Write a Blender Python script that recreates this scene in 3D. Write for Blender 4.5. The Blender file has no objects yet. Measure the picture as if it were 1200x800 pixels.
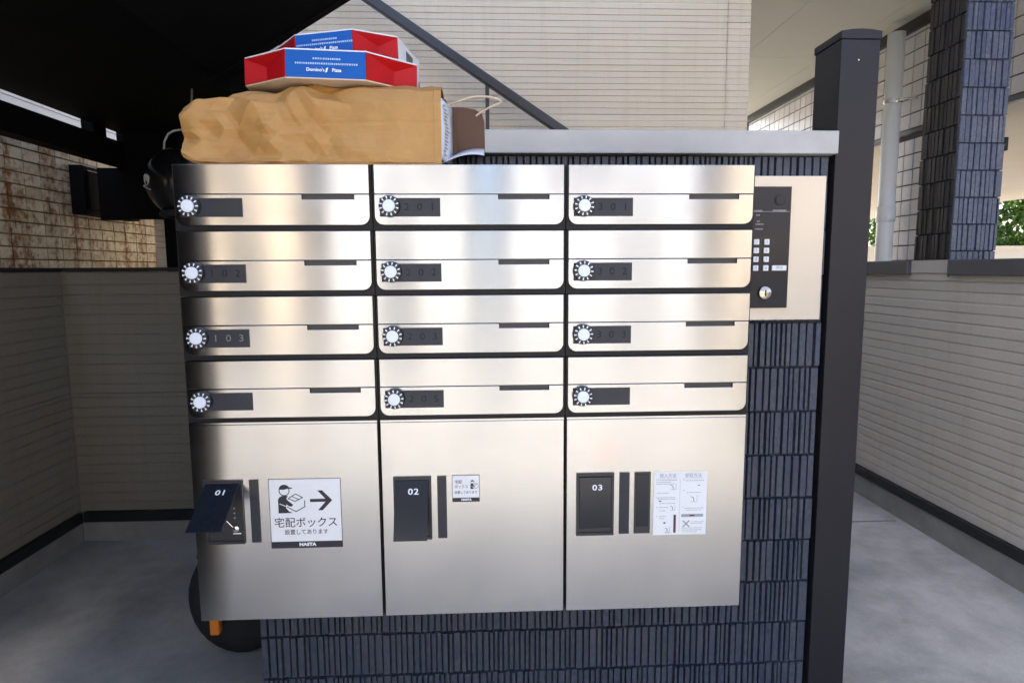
import bpy, math, random
from mathutils import Vector, Matrix

random.seed(7)
R = math.radians
scene = bpy.context.scene
COL = scene.collection

# ------------------------------------------------------------------ camera
CAM = Vector((0.5663, -1.1803, 1.10))
YAW, PITCH, ROLL, FPX = 0.0429, 0.1148, -0.0057, 730.87
cy, sy, cp, sp = math.cos(YAW), math.sin(YAW), math.cos(PITCH), math.sin(PITCH)
fw = Vector((sy * cp, cy * cp, -sp))
rt = Vector((cy, -sy, 0))
up = rt.cross(fw)
rt, up = math.cos(ROLL) * rt + math.sin(ROLL) * up, -math.sin(ROLL) * rt + math.cos(ROLL) * up
cam_d = bpy.data.cameras.new('camera')
cam = bpy.data.objects.new('camera', cam_d)
COL.objects.link(cam)
m = Matrix((rt, up, -fw)).transposed().to_4x4()
m.translation = CAM
cam.matrix_world = m
cam_d.sensor_width = 36
cam_d.lens = FPX / 1200 * 36
cam_d.clip_start = 0.02
cam_d.clip_end = 900
scene.camera = cam

# ------------------------------------------------------------------ light
SUN_AZ, SUN_EL = R(-14), R(55)
world = bpy.data.worlds.new('World')
scene.world = world
world.use_nodes = True
wn = world.node_tree
wn.nodes.clear()
sky = wn.nodes.new('ShaderNodeTexSky')
sky.sky_type = 'NISHITA'
sky.sun_disc = False
sky.sun_elevation = SUN_EL
sky.sun_rotation = SUN_AZ
sky.air_density = 0.8
sky.dust_density = 4.5
sky.ozone_density = 0.6
bg = wn.nodes.new('ShaderNodeBackground')
bg.inputs[1].default_value = 0.15
wo = wn.nodes.new('ShaderNodeOutputWorld')
wn.links.new(sky.outputs[0], bg.inputs[0])
wn.links.new(bg.outputs[0], wo.inputs[0])
sun_d = bpy.data.lights.new('sun', 'SUN')
sun_d.energy = 2.6
sun_d.angle = R(0.5)
sun_d.color = (1.0, 0.94, 0.84)
sun = bpy.data.objects.new('sun', sun_d)
COL.objects.link(sun)
S = Vector((math.sin(SUN_AZ) * math.cos(SUN_EL), math.cos(SUN_AZ) * math.cos(SUN_EL), math.sin(SUN_EL)))
sun.rotation_euler = (-S).to_track_quat('-Z', 'Y').to_euler()
sun.location = S * 30

vs = scene.view_settings
vs.view_transform = 'Standard'
vs.look = 'None'
vs.exposure = 2.5
vs.gamma = 1
vs.use_curve_mapping = False
scene.cycles.max_bounces = 10
scene.cycles.diffuse_bounces = 5
scene.cycles.use_denoising = True
scene.cycles.sample_clamp_indirect = 6

# ------------------------------------------------------------------ materials
class NT:
    def __init__(s, name):
        s.m = bpy.data.materials.new(name)
        s.m.use_nodes = True
        s.t = s.m.node_tree
        s.b = s.t.nodes['Principled BSDF']
    def n(s, kind, **kw):
        nd = s.t.nodes.new('ShaderNode' + kind)
        for k, v in kw.items():
            setattr(nd, k, v)
        return nd
    def l(s, a, b):
        s.t.links.new(a, b)
    def coord(s, scale=(1, 1, 1), which='Object', loc=(0, 0, 0)):
        tc = s.n('TexCoord')
        mp = s.n('Mapping')
        mp.inputs['Scale'].default_value = scale
        mp.inputs['Location'].default_value = loc
        s.l(tc.outputs[which], mp.inputs[0])
        return mp.outputs[0]
    def noise(s, vec, scale, detail=4, rough=.55):
        nd = s.n('TexNoise')
        nd.inputs['Scale'].default_value = scale
        nd.inputs['Detail'].default_value = detail
        nd.inputs['Roughness'].default_value = rough
        s.l(vec, nd.inputs['Vector'])
        return nd.outputs['Fac']
    def ramp(s, fac, stops):
        nd = s.n('ValToRGB')
        e = nd.color_ramp.elements
        while len(e) < len(stops):
            e.new(.5)
        for i, (p, c) in enumerate(stops):
            e[i].position = p
            e[i].color = (*c, 1) if len(c) == 3 else c
        s.l(fac, nd.inputs[0])
        return nd.outputs[0]
    def mix(s, fac, a, b, mode='MIX'):
        nd = s.n('Mix', data_type='RGBA', blend_type=mode)
        for sock, v in ((nd.inputs[0], fac), (nd.inputs[6], a), (nd.inputs[7], b)):
            if hasattr(v, 'links') or hasattr(v, 'is_output'):
                s.l(v, sock)
            elif isinstance(v, (int, float)):
                sock.default_value = v
            else:
                sock.default_value = (*v, 1)
        return nd.outputs[2]
    def bump(s, h, strength=.3, dist=.002):
        nd = s.n('Bump')
        nd.inputs['Strength'].default_value = strength
        nd.inputs['Distance'].default_value = dist
        s.l(h, nd.inputs['Height'])
        s.l(nd.outputs[0], s.b.inputs['Normal'])
    def set(s, **kw):
        for k, v in kw.items():
            s.b.inputs[k.replace('_', ' ')].default_value = (*v, 1) if isinstance(v, tuple) and len(v) == 3 else v

M = {}
def plain(name, col, rough=.5, metal=0, var=.12, scale=14, bump=0, spec=.5):
    a = NT(name)
    v = a.coord()
    nz = a.noise(v, scale, 5)
    d = tuple(c * (1 - var) for c in col)
    u = tuple(min(1, c * (1 + var)) for c in col)
    a.l(a.ramp(nz, [(.25, d), (.75, u)]), a.b.inputs['Base Color'])
    a.set(Roughness=rough, Metallic=metal)
    a.b.inputs['Specular IOR Level'].default_value = spec
    if bump:
        a.bump(a.noise(v, scale * 12, 3), bump, .001)
    M[name] = a.m
    return a

def steel(name, tint, rough=.175):
    a = NT(name)
    v = a.coord((1.5, 1.5, 60))
    st = a.noise(v, 8, 5, .7)
    v2 = a.coord()
    sm = a.noise(v2, 7, 3)
    d = tuple(c * .93 for c in tint)
    a.l(a.ramp(st, [(.3, d), (.7, tint)]), a.b.inputs['Base Color'])
    mm = a.n('Math', operation='MULTIPLY_ADD')
    a.l(sm, mm.inputs[0]); mm.inputs[1].default_value = .10; mm.inputs[2].default_value = rough - .05
    a.l(mm.outputs[0], a.b.inputs['Roughness'])
    a.set(Metallic=1.0, Anisotropic=.98)
    cx = a.n('CombineXYZ'); cx.inputs[2].default_value = 1
    a.l(cx.outputs[0], a.b.inputs['Tangent'])
    bp = a.n('Bump'); bp.inputs['Strength'].default_value = .04; bp.inputs['Distance'].default_value = .0006
    wv = a.noise(a.coord((1, 1, 1.6)), 5, 2)
    a.l(wv, bp.inputs['Height']); a.l(bp.outputs[0], a.b.inputs['Normal'])
    M[name] = a.m
    return a
steel('stainless', (.47, .47, .465))
a = steel('stainless_stained', (.47, .47, .465))
# a faint pink smear on the third locker door
v = a.coord((1, 1, 1), loc=(0, 0, 0))
g = a.n('TexGradient', gradient_type='SPHERICAL')
mp = a.n('Mapping'); mp.inputs['Location'].default_value = (-2.0, 0, -8.05); mp.inputs['Scale'].default_value = (25, 0, 24.5)
tc = a.n('TexCoord'); a.l(tc.outputs['Object'], mp.inputs[0]); a.l(mp.outputs[0], g.inputs[0])
nz = a.noise(v, 60, 4)
mu = a.n('Math', operation='MULTIPLY'); a.l(g.outputs['Fac'], mu.inputs[0]); a.l(nz, mu.inputs[1])
old = a.b.inputs['Base Color'].links[0].from_socket
a.l(a.mix(mu.outputs[0], old, (.58, .42, .38)), a.b.inputs['Base Color'])

plain('black_metal', (.008, .008, .010), .45, 0, .2, spec=.25)
plain('black_plastic', (.018, .019, .022), .35, 0, .2)
plain('smoked_plastic', (.016, .018, .024), .2, 0, .1, spec=.3)
plain('label_plate', (.030, .033, .042), .32, 0, .08, spec=.25)
plain('label_digit', (.010, .011, .014), .4, 0, .05, spec=.2)
plain('flap_plastic', (.010, .013, .019), .16, 0, .1, spec=.42)
plain('label_digit_pale', (.16, .16, .155), .5, 0, .05)
plain('white_ink', (.78, .80, .84), .5, 0, .03)
plain('paper_white', (.74, .75, .76), .55, 0, .03)
plain('ink_black', (.012, .011, .022), .45, 0, .1)
plain('ink_grey', (.30, .31, .34), .6, 0, .05)
plain('ink_red', (.35, .06, .05), .6, 0, .05)
plain('dial_white', (.72, .77, .84), .45, 0, .04)
plain('chrome', (.72, .70, .67), .18, 1, .05)
plain('brass_key', (.55, .50, .42), .25, 1, .1)
plain('champagne_plate', (.56, .52, .46), .34, .55, .04, 5)
plain('post_brown', (.016, .015, .019), .42, 0, .10, 5, .05, .3)
plain('cap_grey', (.085, .085, .09), .45, .1, .1, 9)
plain('trim_black', (.010, .010, .011), .5, 0, .2)
plain('stair_black', (.0035, .0035, .004), .7, 0, .3, 6, .1, .08)
plain('rail_grey', (.055, .056, .062), .4, .2, .1)
plain('soffit_paint', (.40, .395, .345), .8, 0, .04, 3, .06)
plain('soffit_warm', (.55, .47, .36), .8, 0, .05, 3, .06)
plain('pipe_white', (.78, .82, .86), .35, 0, .05, 4)
plain('white_tile', (.58, .565, .57), .28, 0, .07, 6)
plain('tile_grout', (.028, .032, .044), .9, 0, .2, 20)
plain('grout_dark', (.06, .055, .055), .9, 0, .2, 20)
plain('rubber', (.008, .008, .009), .75, 0, .3, 30, .2)
plain('scooter_paint', (.010, .010, .012), .2, 0, .1)
plain('orange_lens', (.80, .25, .03), .2, 0, .1)
plain('helmet_shell', (.007, .007, .008), .24, 0, .1)
plain('cord_white', (.42, .42, .42), .7, 0, .1)
plain('box_blue', (.003, .090, .38), .5, 0, .06, 18, spec=.25)
plain('box_red', (.42, .005, .008), .5, 0, .10, 18, spec=.25)
plain('box_card', (.62, .50, .36), .8, 0, .08, 18)
plain('box_white', (.70, .71, .74), .6, 0, .05, 18)
plain('box_print', (.35, .50, .72), .5, 0, .03)
plain('opposite_wall', (.54, .45, .33), .85, 0, .05, 2)
plain('opposite_pale', (.50, .51, .525), .85, 0, .05, 2)
plain('opposite_white', (.52, .525, .52), .85, 0, .05, 2)
plain('roof_dark', (.06, .06, .065), .7, 0, .15, 4)
plain('window_frame', (.10, .10, .11), .4, .3, .1)
plain('neighbour_siding', (.30, .34, .40), .75, 0, .05, 3)
plain('upper_wall', (.58, .53, .45), .85, 0, .05, 3)
plain('concrete_base', (.24, .235, .225), .85, 0, .2, 9, .3)
plain('asphalt', (.06, .06, .062), .9, 0, .2, 30, .4)

a = NT('glass_dark'); a.set(Base_Color=(.03, .04, .05), Roughness=.08); a.b.inputs['Specular IOR Level'].default_value = .2; M['glass_dark'] = a.m
a.l(a.ramp(a.noise(a.coord(), 2), [(.3, (.010, .016, .028)), (.7, (.018, .026, .040))]), a.b.inputs['Base Color'])

# coping stone / metal cap
a = NT('coping')
v = a.coord()
a.l(a.ramp(a.noise(v, 9, 6), [(.25, (.37, .365, .35)), (.75, (.45, .445, .43))]), a.b.inputs['Base Color'])
a.set(Roughness=.5); a.bump(a.noise(v, 220, 3), .12, .0006); M['coping'] = a.m

def siding_mat(name, c1, c2, fleck):
    a = NT(name)
    v = a.coord()
    big = a.noise(v, 1.4, 5)
    fine = a.noise(a.coord((1, 1, 2.2)), 130, 3, .7)
    base = a.ramp(big, [(.3, c1), (.72, c2)])
    col = a.mix(a.ramp(fine, [(.42, (0, 0, 0)), (.72, (1, 1, 1))]), base, fleck)
    streak = a.ramp(a.noise(a.coord((7, 7, .5)), 3, 5), [(.5, (1, 1, 1)), (.8, (.92, .90, .87))])
    a.l(a.mix(1.0, col, streak, 'MULTIPLY'), a.b.inputs['Base Color'])
    a.set(Roughness=.82)
    a.bump(fine, .55, .0025)
    M[name] = a.m
siding_mat('siding_cream', (.74, .65, .51), (.80, .715, .575), (.69, .60, .47))
siding_mat('siding_shaded', (.215, .195, .150), (.255, .235, .185), (.185, .165, .125))  # fence siding with the shade under the stairs put into its colour
siding_mat('siding_fence', (.50, .465, .40), (.57, .53, .46), (.455, .42, .36))

# blue-grey split-face border tile
def tile_mat(name, c):
    a = NT(name)
    oi = a.n('ObjectInfo')
    v = a.coord(which='Object')
    geo = a.n('NewGeometry')
    nz = a.noise(geo.outputs['Position'], 90, 5, .65)
    big = a.noise(geo.outputs['Position'], 16, 3)
    c1 = tuple(x * .62 for x in c); c2 = tuple(min(1, x * 1.45) for x in c)
    col = a.ramp(nz, [(.28, c1), (.5, c), (.76, c2)])
    tint = a.ramp(oi.outputs['Random'], [(0, (.72, .76, .86)), (.45, (1, 1, 1)), (.8, (.95, .92, 1.0)), (1, (1.25, 1.15, 1.1))])
    col = a.mix(1.0, col, tint, 'MULTIPLY')
    wear = a.ramp(big, [(.35, (.82, .86, .95)), (.7, (1.12, 1.08, 1.02))])
    a.l(a.mix(1.0, col, wear, 'MULTIPLY'), a.b.inputs['Base Color'])
    a.set(Roughness=.42)
    a.bump(nz, .6, .003)
    M[name] = a.m
tile_mat('blue_tile', (.044, .054, .076))
tile_mat('pillar_tile', (.085, .105, .148))
tile_mat('dark_tile', (.012, .012, .013))

# rust stained wall tile
a = NT('stained_tile')
geo = a.n('NewGeometry')
pos = geo.outputs['Position']
oi = a.n('ObjectInfo')
def mapped(sc):
    mp = a.n('Mapping'); mp.inputs['Scale'].default_value = sc
    a.l(pos, mp.inputs[0]); return mp.outputs[0]
base = a.ramp(a.noise(pos, 26, 5, .7), [(.3, (.40, .35, .25)), (.7, (.56, .51, .40))])
tint = a.ramp(oi.outputs['Random'], [(0, (.8, .78, .74)), (1, (1.1, 1.1, 1.1))])
base = a.mix(1.0, base, tint, 'MULTIPLY')
run = a.noise(mapped((1, 5.5, .7)), 2.1, 6, .7)
spot = a.noise(pos, 34, 5, .7)
mu = a.n('Math', operation='MULTIPLY'); a.l(run, mu.inputs[0]); a.l(spot, mu.inputs[1])
rust = a.ramp(mu.outputs[0], [(.225, (0, 0, 0)), (.34, (1, 1, 1))])
a.l(a.mix(rust, base, (.17, .065, .018)), a.b.inputs['Base Color'])
a.set(Roughness=.5); a.bump(spot, .4, .002); M['stained_tile'] = a.m
a = NT('stained_grout')
geo = a.n('NewGeometry'); pos = geo.outputs['Position']
a.l(a.ramp(a.noise(pos, 12, 5, .7), [(.35, (.12, .095, .06)), (.6, (.18, .09, .035)), (.75, (.20, .165, .11))]), a.b.inputs['Base Color'])
a.set(Roughness=.9); M['stained_grout'] = a.m

# concrete ground with stains
a = NT('concrete_ground')
v = a.coord()
n1 = a.noise(v, 1.6, 7, .6); n2 = a.noise(v, 7, 6, .65); n3 = a.noise(v, 160, 3, .6)
c = a.ramp(n1, [(.33, (.34, .33, .30)), (.5, (.50, .485, .445)), (.68, (.60, .58, .535))])
c = a.mix(.5, c, a.ramp(n2, [(.34, (.52, .51, .49)), (.6, (1, 1, 1))]), 'MULTIPLY')
c = a.mix(.35, c, a.ramp(n3, [(.3, (.6, .6, .6)), (.7, (1, 1, 1))]), 'MULTIPLY')
a.l(c, a.b.inputs['Base Color'])
a.set(Roughness=.7); a.bump(n3, .25, .002); M['concrete_ground'] = a.m

# kraft paper
def kraft(name, c1, c2, crumple):
    a = NT(name)
    v = a.coord()
    nz = a.noise(v, 9, 6, .6); fib = a.noise(a.coord((1, 8, 8)), 60, 4)
    col = a.ramp(nz, [(.3, c1), (.72, c2)])
    a.l(a.mix(.25, col, a.ramp(fib, [(.3, (.7, .7, .7)), (.7, (1, 1, 1))]), 'MULTIPLY'), a.b.inputs['Base Color'])
    vo = a.n('TexVoronoi', feature='F1'); vo.inputs['Scale'].default_value = 13
    dv = a.n('Mix', data_type='VECTOR')
    nn = a.n('TexNoise'); nn.inputs['Scale'].default_value = 7; a.l(v, nn.inputs['Vector'])
    dv.inputs[0].default_value = .12; a.l(v, dv.inputs[4]); a.l(nn.outputs['Color'], dv.inputs[5])
    a.l(dv.outputs[1], vo.inputs['Vector'])
    a.set(Roughness=.62); a.bump(vo.outputs['Distance'], crumple, .012)
    M[name] = a.m
kraft('kraft', (.40, .205, .056), (.47, .26, .080), .05)
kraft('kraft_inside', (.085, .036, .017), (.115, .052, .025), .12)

a = NT('leaf')
oi = a.n('ObjectInfo'); geo = a.n('NewGeometry')
nz = a.noise(geo.outputs['Position'], 6, 3)
c = a.ramp(nz, [(.3, (.035, .085, .014)), (.55, (.085, .17, .022)), (.8, (.20, .26, .035))])
a.l(c, a.b.inputs['Base Color']); a.set(Roughness=.45)
tr = a.n('BsdfTranslucent'); a.l(c, tr.inputs[0])
mx = a.n('MixShader'); mx.inputs[0].default_value = .45
out = a.t.nodes['Material Output']
a.l(a.b.outputs[0], mx.inputs[1]); a.l(tr.outputs[0], mx.inputs[2]); a.l(mx.outputs[0], out.inputs[0]); M['leaf'] = a.m
plain('bark', (.09, .065, .045), .9, 0, .3, 20, .4)

# ------------------------------------------------------------------ mesh helpers
def tag(o, label=None, cat=None, group=None, kind=None):
    if label: o['label'] = label
    if cat: o['category'] = cat
    if group: o['group'] = group
    if kind: o['kind'] = kind
    return o
def thing(name, label, cat, loc=(0, 0, 0), group=None):
    o = bpy.data.objects.new(name, None)
    o.empty_display_size = .05
    COL.objects.link(o)
    o.location = loc
    return tag(o, label, cat, group)
def offset(parent):
    v = Vector()
    while parent:
        v += parent.location
        parent = parent.parent
    return v
class MB:
    def __init__(s):
        s.v = []; s.f = []
    def add(s, vs, fs):
        k = len(s.v)
        s.v += [Vector(p) for p in vs]
        s.f += [tuple(i + k for i in f) for f in fs]
        return s
    def box(s, x0, x1, y0, y1, z0, z1):
        return s.add([(x0, y0, z0), (x1, y0, z0), (x1, y1, z0), (x0, y1, z0), (x0, y0, z1), (x1, y0, z1), (x1, y1, z1), (x0, y1, z1)],
                     [(0, 3, 2, 1), (4, 5, 6, 7), (0, 1, 5, 4), (1, 2, 6, 5), (2, 3, 7, 6), (3, 0, 4, 7)])
    def prism(s, pts, y0, y1):
        """outline in (x, z), extruded from y0 (front, towards -Y) to y1"""
        n = len(pts)
        area = sum(pts[i][0] * pts[(i + 1) % n][1] - pts[(i + 1) % n][0] * pts[i][1] for i in range(n))
        if area < 0: pts = pts[::-1]
        vs = [(x, y0, z) for x, z in pts] + [(x, y1, z) for x, z in pts]
        fs = [tuple(range(n)), tuple(range(2 * n - 1, n - 1, -1))]
        fs += [(i, i + n, (i + 1) % n + n, (i + 1) % n) for i in range(n)]
        return s.add(vs, fs)
    def tube(s, pts, rad, n=10, cap=True):
        pts = [Vector(p) for p in pts]
        rads = rad if isinstance(rad, (list, tuple)) else [rad] * len(pts)
        k = len(s.v)
        prev = None
        for i, p in enumerate(pts):
            d = (pts[min(i + 1, len(pts) - 1)] - pts[max(i - 1, 0)]).normalized()
            if prev is None:
                a_ = d.orthogonal().normalized()
            else:
                a_ = (prev - d * prev.dot(d)).normalized()
            prev = a_
            b_ = d.cross(a_)
            for j in range(n):
                t = 2 * math.pi * j / n
                s.v.append(p + (a_ * math.cos(t) + b_ * math.sin(t)) * rads[i])
        for i in range(len(pts) - 1):
            for j in range(n):
                s.f.append((k + i * n + j, k + i * n + (j + 1) % n, k + (i + 1) * n + (j + 1) % n, k + (i + 1) * n + j))
        if cap:
            s.f.append(tuple(k + j for j in range(n - 1, -1, -1)))
            s.f.append(tuple(k + (len(pts) - 1) * n + j for j in range(n)))
        return s
    def lathe(s, prof, n=28, axis='Y', c=(0, 0, 0)):
        """prof: list of (radius, along-axis)"""
        k = len(s.v); c = Vector(c)
        for r_, h in prof:
            for j in range(n):
                t = 2 * math.pi * j / n
                u_, w_ = r_ * math.cos(t), r_ * math.sin(t)
                p = {'Y': (u_, h, w_), 'Z': (u_, w_, h), 'X': (h, u_, w_)}[axis]
                s.v.append(c + Vector(p))
        for i in range(len(prof) - 1):
            for j in range(n):
                s.f.append((k + i * n + j, k + i * n + (j + 1) % n, k + (i + 1) * n + (j + 1) % n, k + (i + 1) * n + j))
        s.f.append(tuple(k + j for j in range(n - 1, -1, -1)))
        s.f.append(tuple(k + (len(prof) - 1) * n + j for j in range(n)))
        return s
    def mesh(s, name, mat, off=Vector((0, 0, 0))):
        me = bpy.data.meshes.new(name)
        me.from_pydata([v - off for v in s.v], [], s.f)
        me.materials.append(M[mat] if isinstance(mat, str) else mat)
        me.validate()
        import bmesh
        bm = bmesh.new(); bm.from_mesh(me)
        bmesh.ops.recalc_face_normals(bm, faces=bm.faces[:])
        bm.to_mesh(me); bm.free()
        return me
    def build(s, name, mat, parent=None, bevel=0, smooth=False, loc=None):
        """vertices are given in world space (or local space with loc given)"""
        off = offset(parent) if loc is None else Vector((0, 0, 0))
        me = s.mesh(name, mat, off)
        o = bpy.data.objects.new(name, me)
        COL.objects.link(o)
        o.parent = parent
        if loc is not None: o.location = loc
        if smooth:
            for p in me.polygons: p.use_smooth = True
        if bevel:
            b = o.modifiers.new('bevel', 'BEVEL'); b.width = bevel; b.segments = 2; b.limit_method = 'ANGLE'
        return o
def copy_tree(o, parent=None):
    c = o.copy(); COL.objects.link(c); c.parent = parent
    for ch in list(o.children): copy_tree(ch, c)
    return c
def text_mesh(txt, size, bold=0, sx=1.0, spacing=1.0):
    cu = bpy.data.curves.new('text', 'FONT')
    cu.body = txt; cu.size = size; cu.align_x = 'CENTER'; cu.align_y = 'CENTER'
    cu.offset = bold; cu.space_character = spacing; cu.resolution_u = 3
    cu.extrude = 0.00012
    o = bpy.data.objects.new('text', cu); COL.objects.link(o)
    dg = bpy.context.evaluated_depsgraph_get()
    me = bpy.data.meshes.new_from_object(o.evaluated_get(dg))
    bpy.data.objects.remove(o); bpy.data.curves.remove(cu)
    for v in me.vertices: v.co.x *= sx
    return me
def text(name, txt, size, mat, parent, pos, bold=0, sx=1.0, spacing=1.0, rot=(R(90), 0, 0), fit=None):
    """lettering facing -Y, centred at world pos; fit = wanted width"""
    me = text_mesh(txt, size, bold, sx, spacing)
    xs = [v.co.x for v in me.vertices]
    if fit and xs:
        k = fit / (max(xs) - min(xs))
        for v in me.vertices: v.co.x *= k
    me.name = name
    me.materials.clear(); me.materials.append(M[mat])
    o = bpy.data.objects.new(name, me); COL.objects.link(o)
    o.parent = parent
    o.location = Vector(pos) - offset(parent)
    o.rotation_euler = rot
    return o
def circle_pts(cx, cz, r_, n=24, a0=0, a1=360):
    full = abs(a1 - a0) >= 360
    k = n if full else n + 1
    return [(cx + r_ * math.cos(R(a0 + (a1 - a0) * i / n)), cz + r_ * math.sin(R(a0 + (a1 - a0) * i / n))) for i in range(k)]
def stroke(mb, pts, w, y0, y1, closed=False):
    """flat line of width w through (x, z) points, made of overlapping-free bars"""
    n = len(pts)
    for i in range(n if closed else n - 1):
        a_ = Vector((pts[i][0], pts[i][1])); b_ = Vector((pts[(i + 1) % n][0], pts[(i + 1) % n][1]))
        d = b_ - a_
        if d.length < 1e-9: continue
        d.normalize(); q = Vector((-d.y, d.x)) * w / 2; e = d * w * .3
        mb.prism([tuple(a_ - e - q), tuple(b_ + e - q), tuple(b_ + e + q), tuple(a_ - e + q)], y0 - i * 1e-6, y1)
    return mb

# ------------------------------------------------------------------ siding
def siding(parent, axis, fixed, normal, u0, u1, z0, z1, pitch, mat, seams=(), panel_h=.455, gw=.007, gd=.005, rng=random.Random(3)):
    """lapped/grooved siding boards: one panel object per board, real grooves"""
    us = [u0] + [q for q in sorted(seams) if u0 < q < u1] + [u1]
    z = z0
    while z < z1 - .01:
        zt = min(z + panel_h, z1)
        for i in range(len(us) - 1):
            a_, b_ = us[i] + (.0015 if i else 0), us[i + 1] - (.0015 if i < len(us) - 2 else 0)
            prof = [(-.012, z + .0012), (0, z + .0012)]
            h = z + pitch
            while h < zt - pitch * .4:
                d = gd * rng.choice((.55, .8, 1, 1.15)); w = gw * rng.uniform(.75, 1.2)
                lift = rng.uniform(-.0006, .0010)
                prof += [(lift, h - w * .8), (-d, h - w * .5), (-d, h), (lift * .5 + .0004, h + w * .35)]
                h += pitch
            prof += [(0, zt - .0012), (-.012, zt - .0012)]
            mb = MB(); n = len(prof)
            for u_ in (a_, b_):
                for d, zz in prof:
                    p = fixed + normal * d
                    mb.v.append(Vector((p, u_, zz)) if axis == 'Y' else Vector((u_, p, zz)))
            mb.f = [(k, k + 1, n + k + 1, n + k) for k in range(n - 1)]
            mb.f += [(0, n, 2 * n - 1, n - 1)]
            mb.build('siding_panel', mat, parent)
        z = zt

# ================================================================== SETTING
g = MB().add([(-300, -300, 0), (300, -300, 0), (300, 300, 0), (-300, 300, 0)], [(0, 1, 2, 3)]).build('ground', 'concrete_ground')
tag(g, 'bare stained concrete ground running under the mailbox wall', 'ground', kind='structure')
g = MB().box(-60, 60, -11.4, -5.2, -.02, .004).build('road', 'asphalt')
tag(g, 'grey asphalt road in front of the building', 'road', kind='structure')
# slab joint lines of the concrete beside the fence
sj = MB().box(1.45, 2.35, 1.36, 1.368, -.01, .0025).build('ground_joint', 'concrete_base')
tag(sj, 'narrow joint across the concrete beside the fence', 'ground', kind='structure')

# ---- apartment building behind
WY = 2.0
b = thing('apartment_building', 'apartment building clad in cream grooved siding behind the dark stairs', 'building', (.3, WY, 0))
wl = MB().box(-1.05, 1.888, WY + .013, 5.6, 0, 5.5).build('wall', 'upper_wall', b)
siding(wl, 'X', WY, -1, -1.05, 1.89, .10, 4.2, .0293, 'siding_cream', seams=(1.775,), panel_h=.4402, gw=.0060, gd=.0036)
MB().box(1.89, 3.36, 1.2, 5.6, 2.70, 5.5).build('upper_floor', 'upper_wall', b)
for x0, x1 in ((1.892, 2.50), (2.503, 3.108), (3.111, 3.30)):
    for y0, y1 in ((1.2, 3.6), (3.603, 5.6)):
        MB().box(x0, x1, y0, y1, 2.66, 2.699).build('soffit_panel', 'soffit_paint', b)
MB().box(3.302, 3.345, 1.2, 5.6, 2.595, 2.699).build('fascia_trim', 'trim_black', b)
MB().box(1.86, 3.40, 1.15, 5.65, 5.5, 5.65).build('roof_edge', 'roof_dark', b)

# ---- right boundary fence
XR = 2.39
fn = thing('boundary_fence', 'waist-high beige grooved siding fence with dark metal cap beside the open passage', 'fence', (XR, 1, 0))
MB().box(XR + .013, XR + .12, -3.2, 6.0, 0, 1.065).build('wall_core', 'concrete_base', fn)
siding(fn, 'Y', XR, -1, -3.2, 6.0, .14, 1.075, .0395, 'siding_fence', seams=(-1.4, 3.2), panel_h=.47, gw=.008, gd=.0034)
MB().box(XR - .022, XR + .14, -3.2, 1.195, 1.068, 1.128).build('cap', 'cap_grey', fn, .004)
MB().box(XR - .022, XR + .14, 1.425, 6.0, 1.068, 1.128).build('cap', 'cap_grey', fn, .004)
MB().box(XR - .016, XR + .011, -3.2, 6.0, .098, .1385).build('base_trim', 'trim_black', fn, .003)
MB().box(XR - .008, XR + .0115, -3.2, 6.0, 0, .097).build('plinth', 'concrete_base', fn)

# ---- blue tiled pillar standing in the fence line
def ribs(parent, face, u0, u1, z0, pitch, z1, fixed, normal, mat, joined_mat=None, pick=lambda u, z: True, gap=.0020, seed=1, limit=300, widths=(.0095, .012, .015, .0185)):
    """split-face border tiles: single ribs as parts; the ones not picked joined as stuff"""
    rng = random.Random(seed)
    lib = {}
    rest = MB(); n = 0
    z = z0
    while z < z1 - .004:
        zt = min(z + pitch, z1)
        u = u0
        while u < u1 - .004:
            w = rng.choice(widths)
            if u1 - (u + w) < .008: w = u1 - u
            h = zt - z - .0032
            d = rng.choice((.006, .0075, .009, .0105))
            key = (round(w, 4), round(h, 4), d)
            ua, za = u + gap / 2, z + .0016
            ww = w - gap
            b_ = .0014
            prof = [(0, 0, 0), (ww, 0, 0), (ww, 0, h), (0, 0, h), (b_, d, b_), (ww - b_, d, b_ * 1.3), (ww - b_, d * .96, h - b_), (b_, d * 1.03, h - b_)]
            fs = [(0, 1, 5, 4), (1, 2, 6, 5), (2, 3, 7, 6), (3, 0, 4, 7), (4, 5, 6, 7)]
            if axis_is_x(face):
                vs_ = [(p, normal * q, r_) for p, q, r_ in prof]; at = Vector((ua, fixed, za))
            else:
                vs_ = [(normal * q, p, r_) for p, q, r_ in prof]; at = Vector((fixed, ua, za))
            if pick(u, z) and n < limit:
                if key not in lib:
                    lib[key] = MB().add(vs_, fs).mesh('tile', mat)
                o = bpy.data.objects.new('tile', lib[key]); COL.objects.link(o)
                o.parent = parent; o.location = at - offset(parent)
                n += 1
            else:
                rest.add([Vector(p) + at for p in vs_], fs)
            u += w
        z = zt
    if rest.v:
        o = rest.build('tile_field', joined_mat or mat, parent)
        o['kind'] = 'stuff'
    return n
def axis_is_x(face): return face == 'X'

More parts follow.
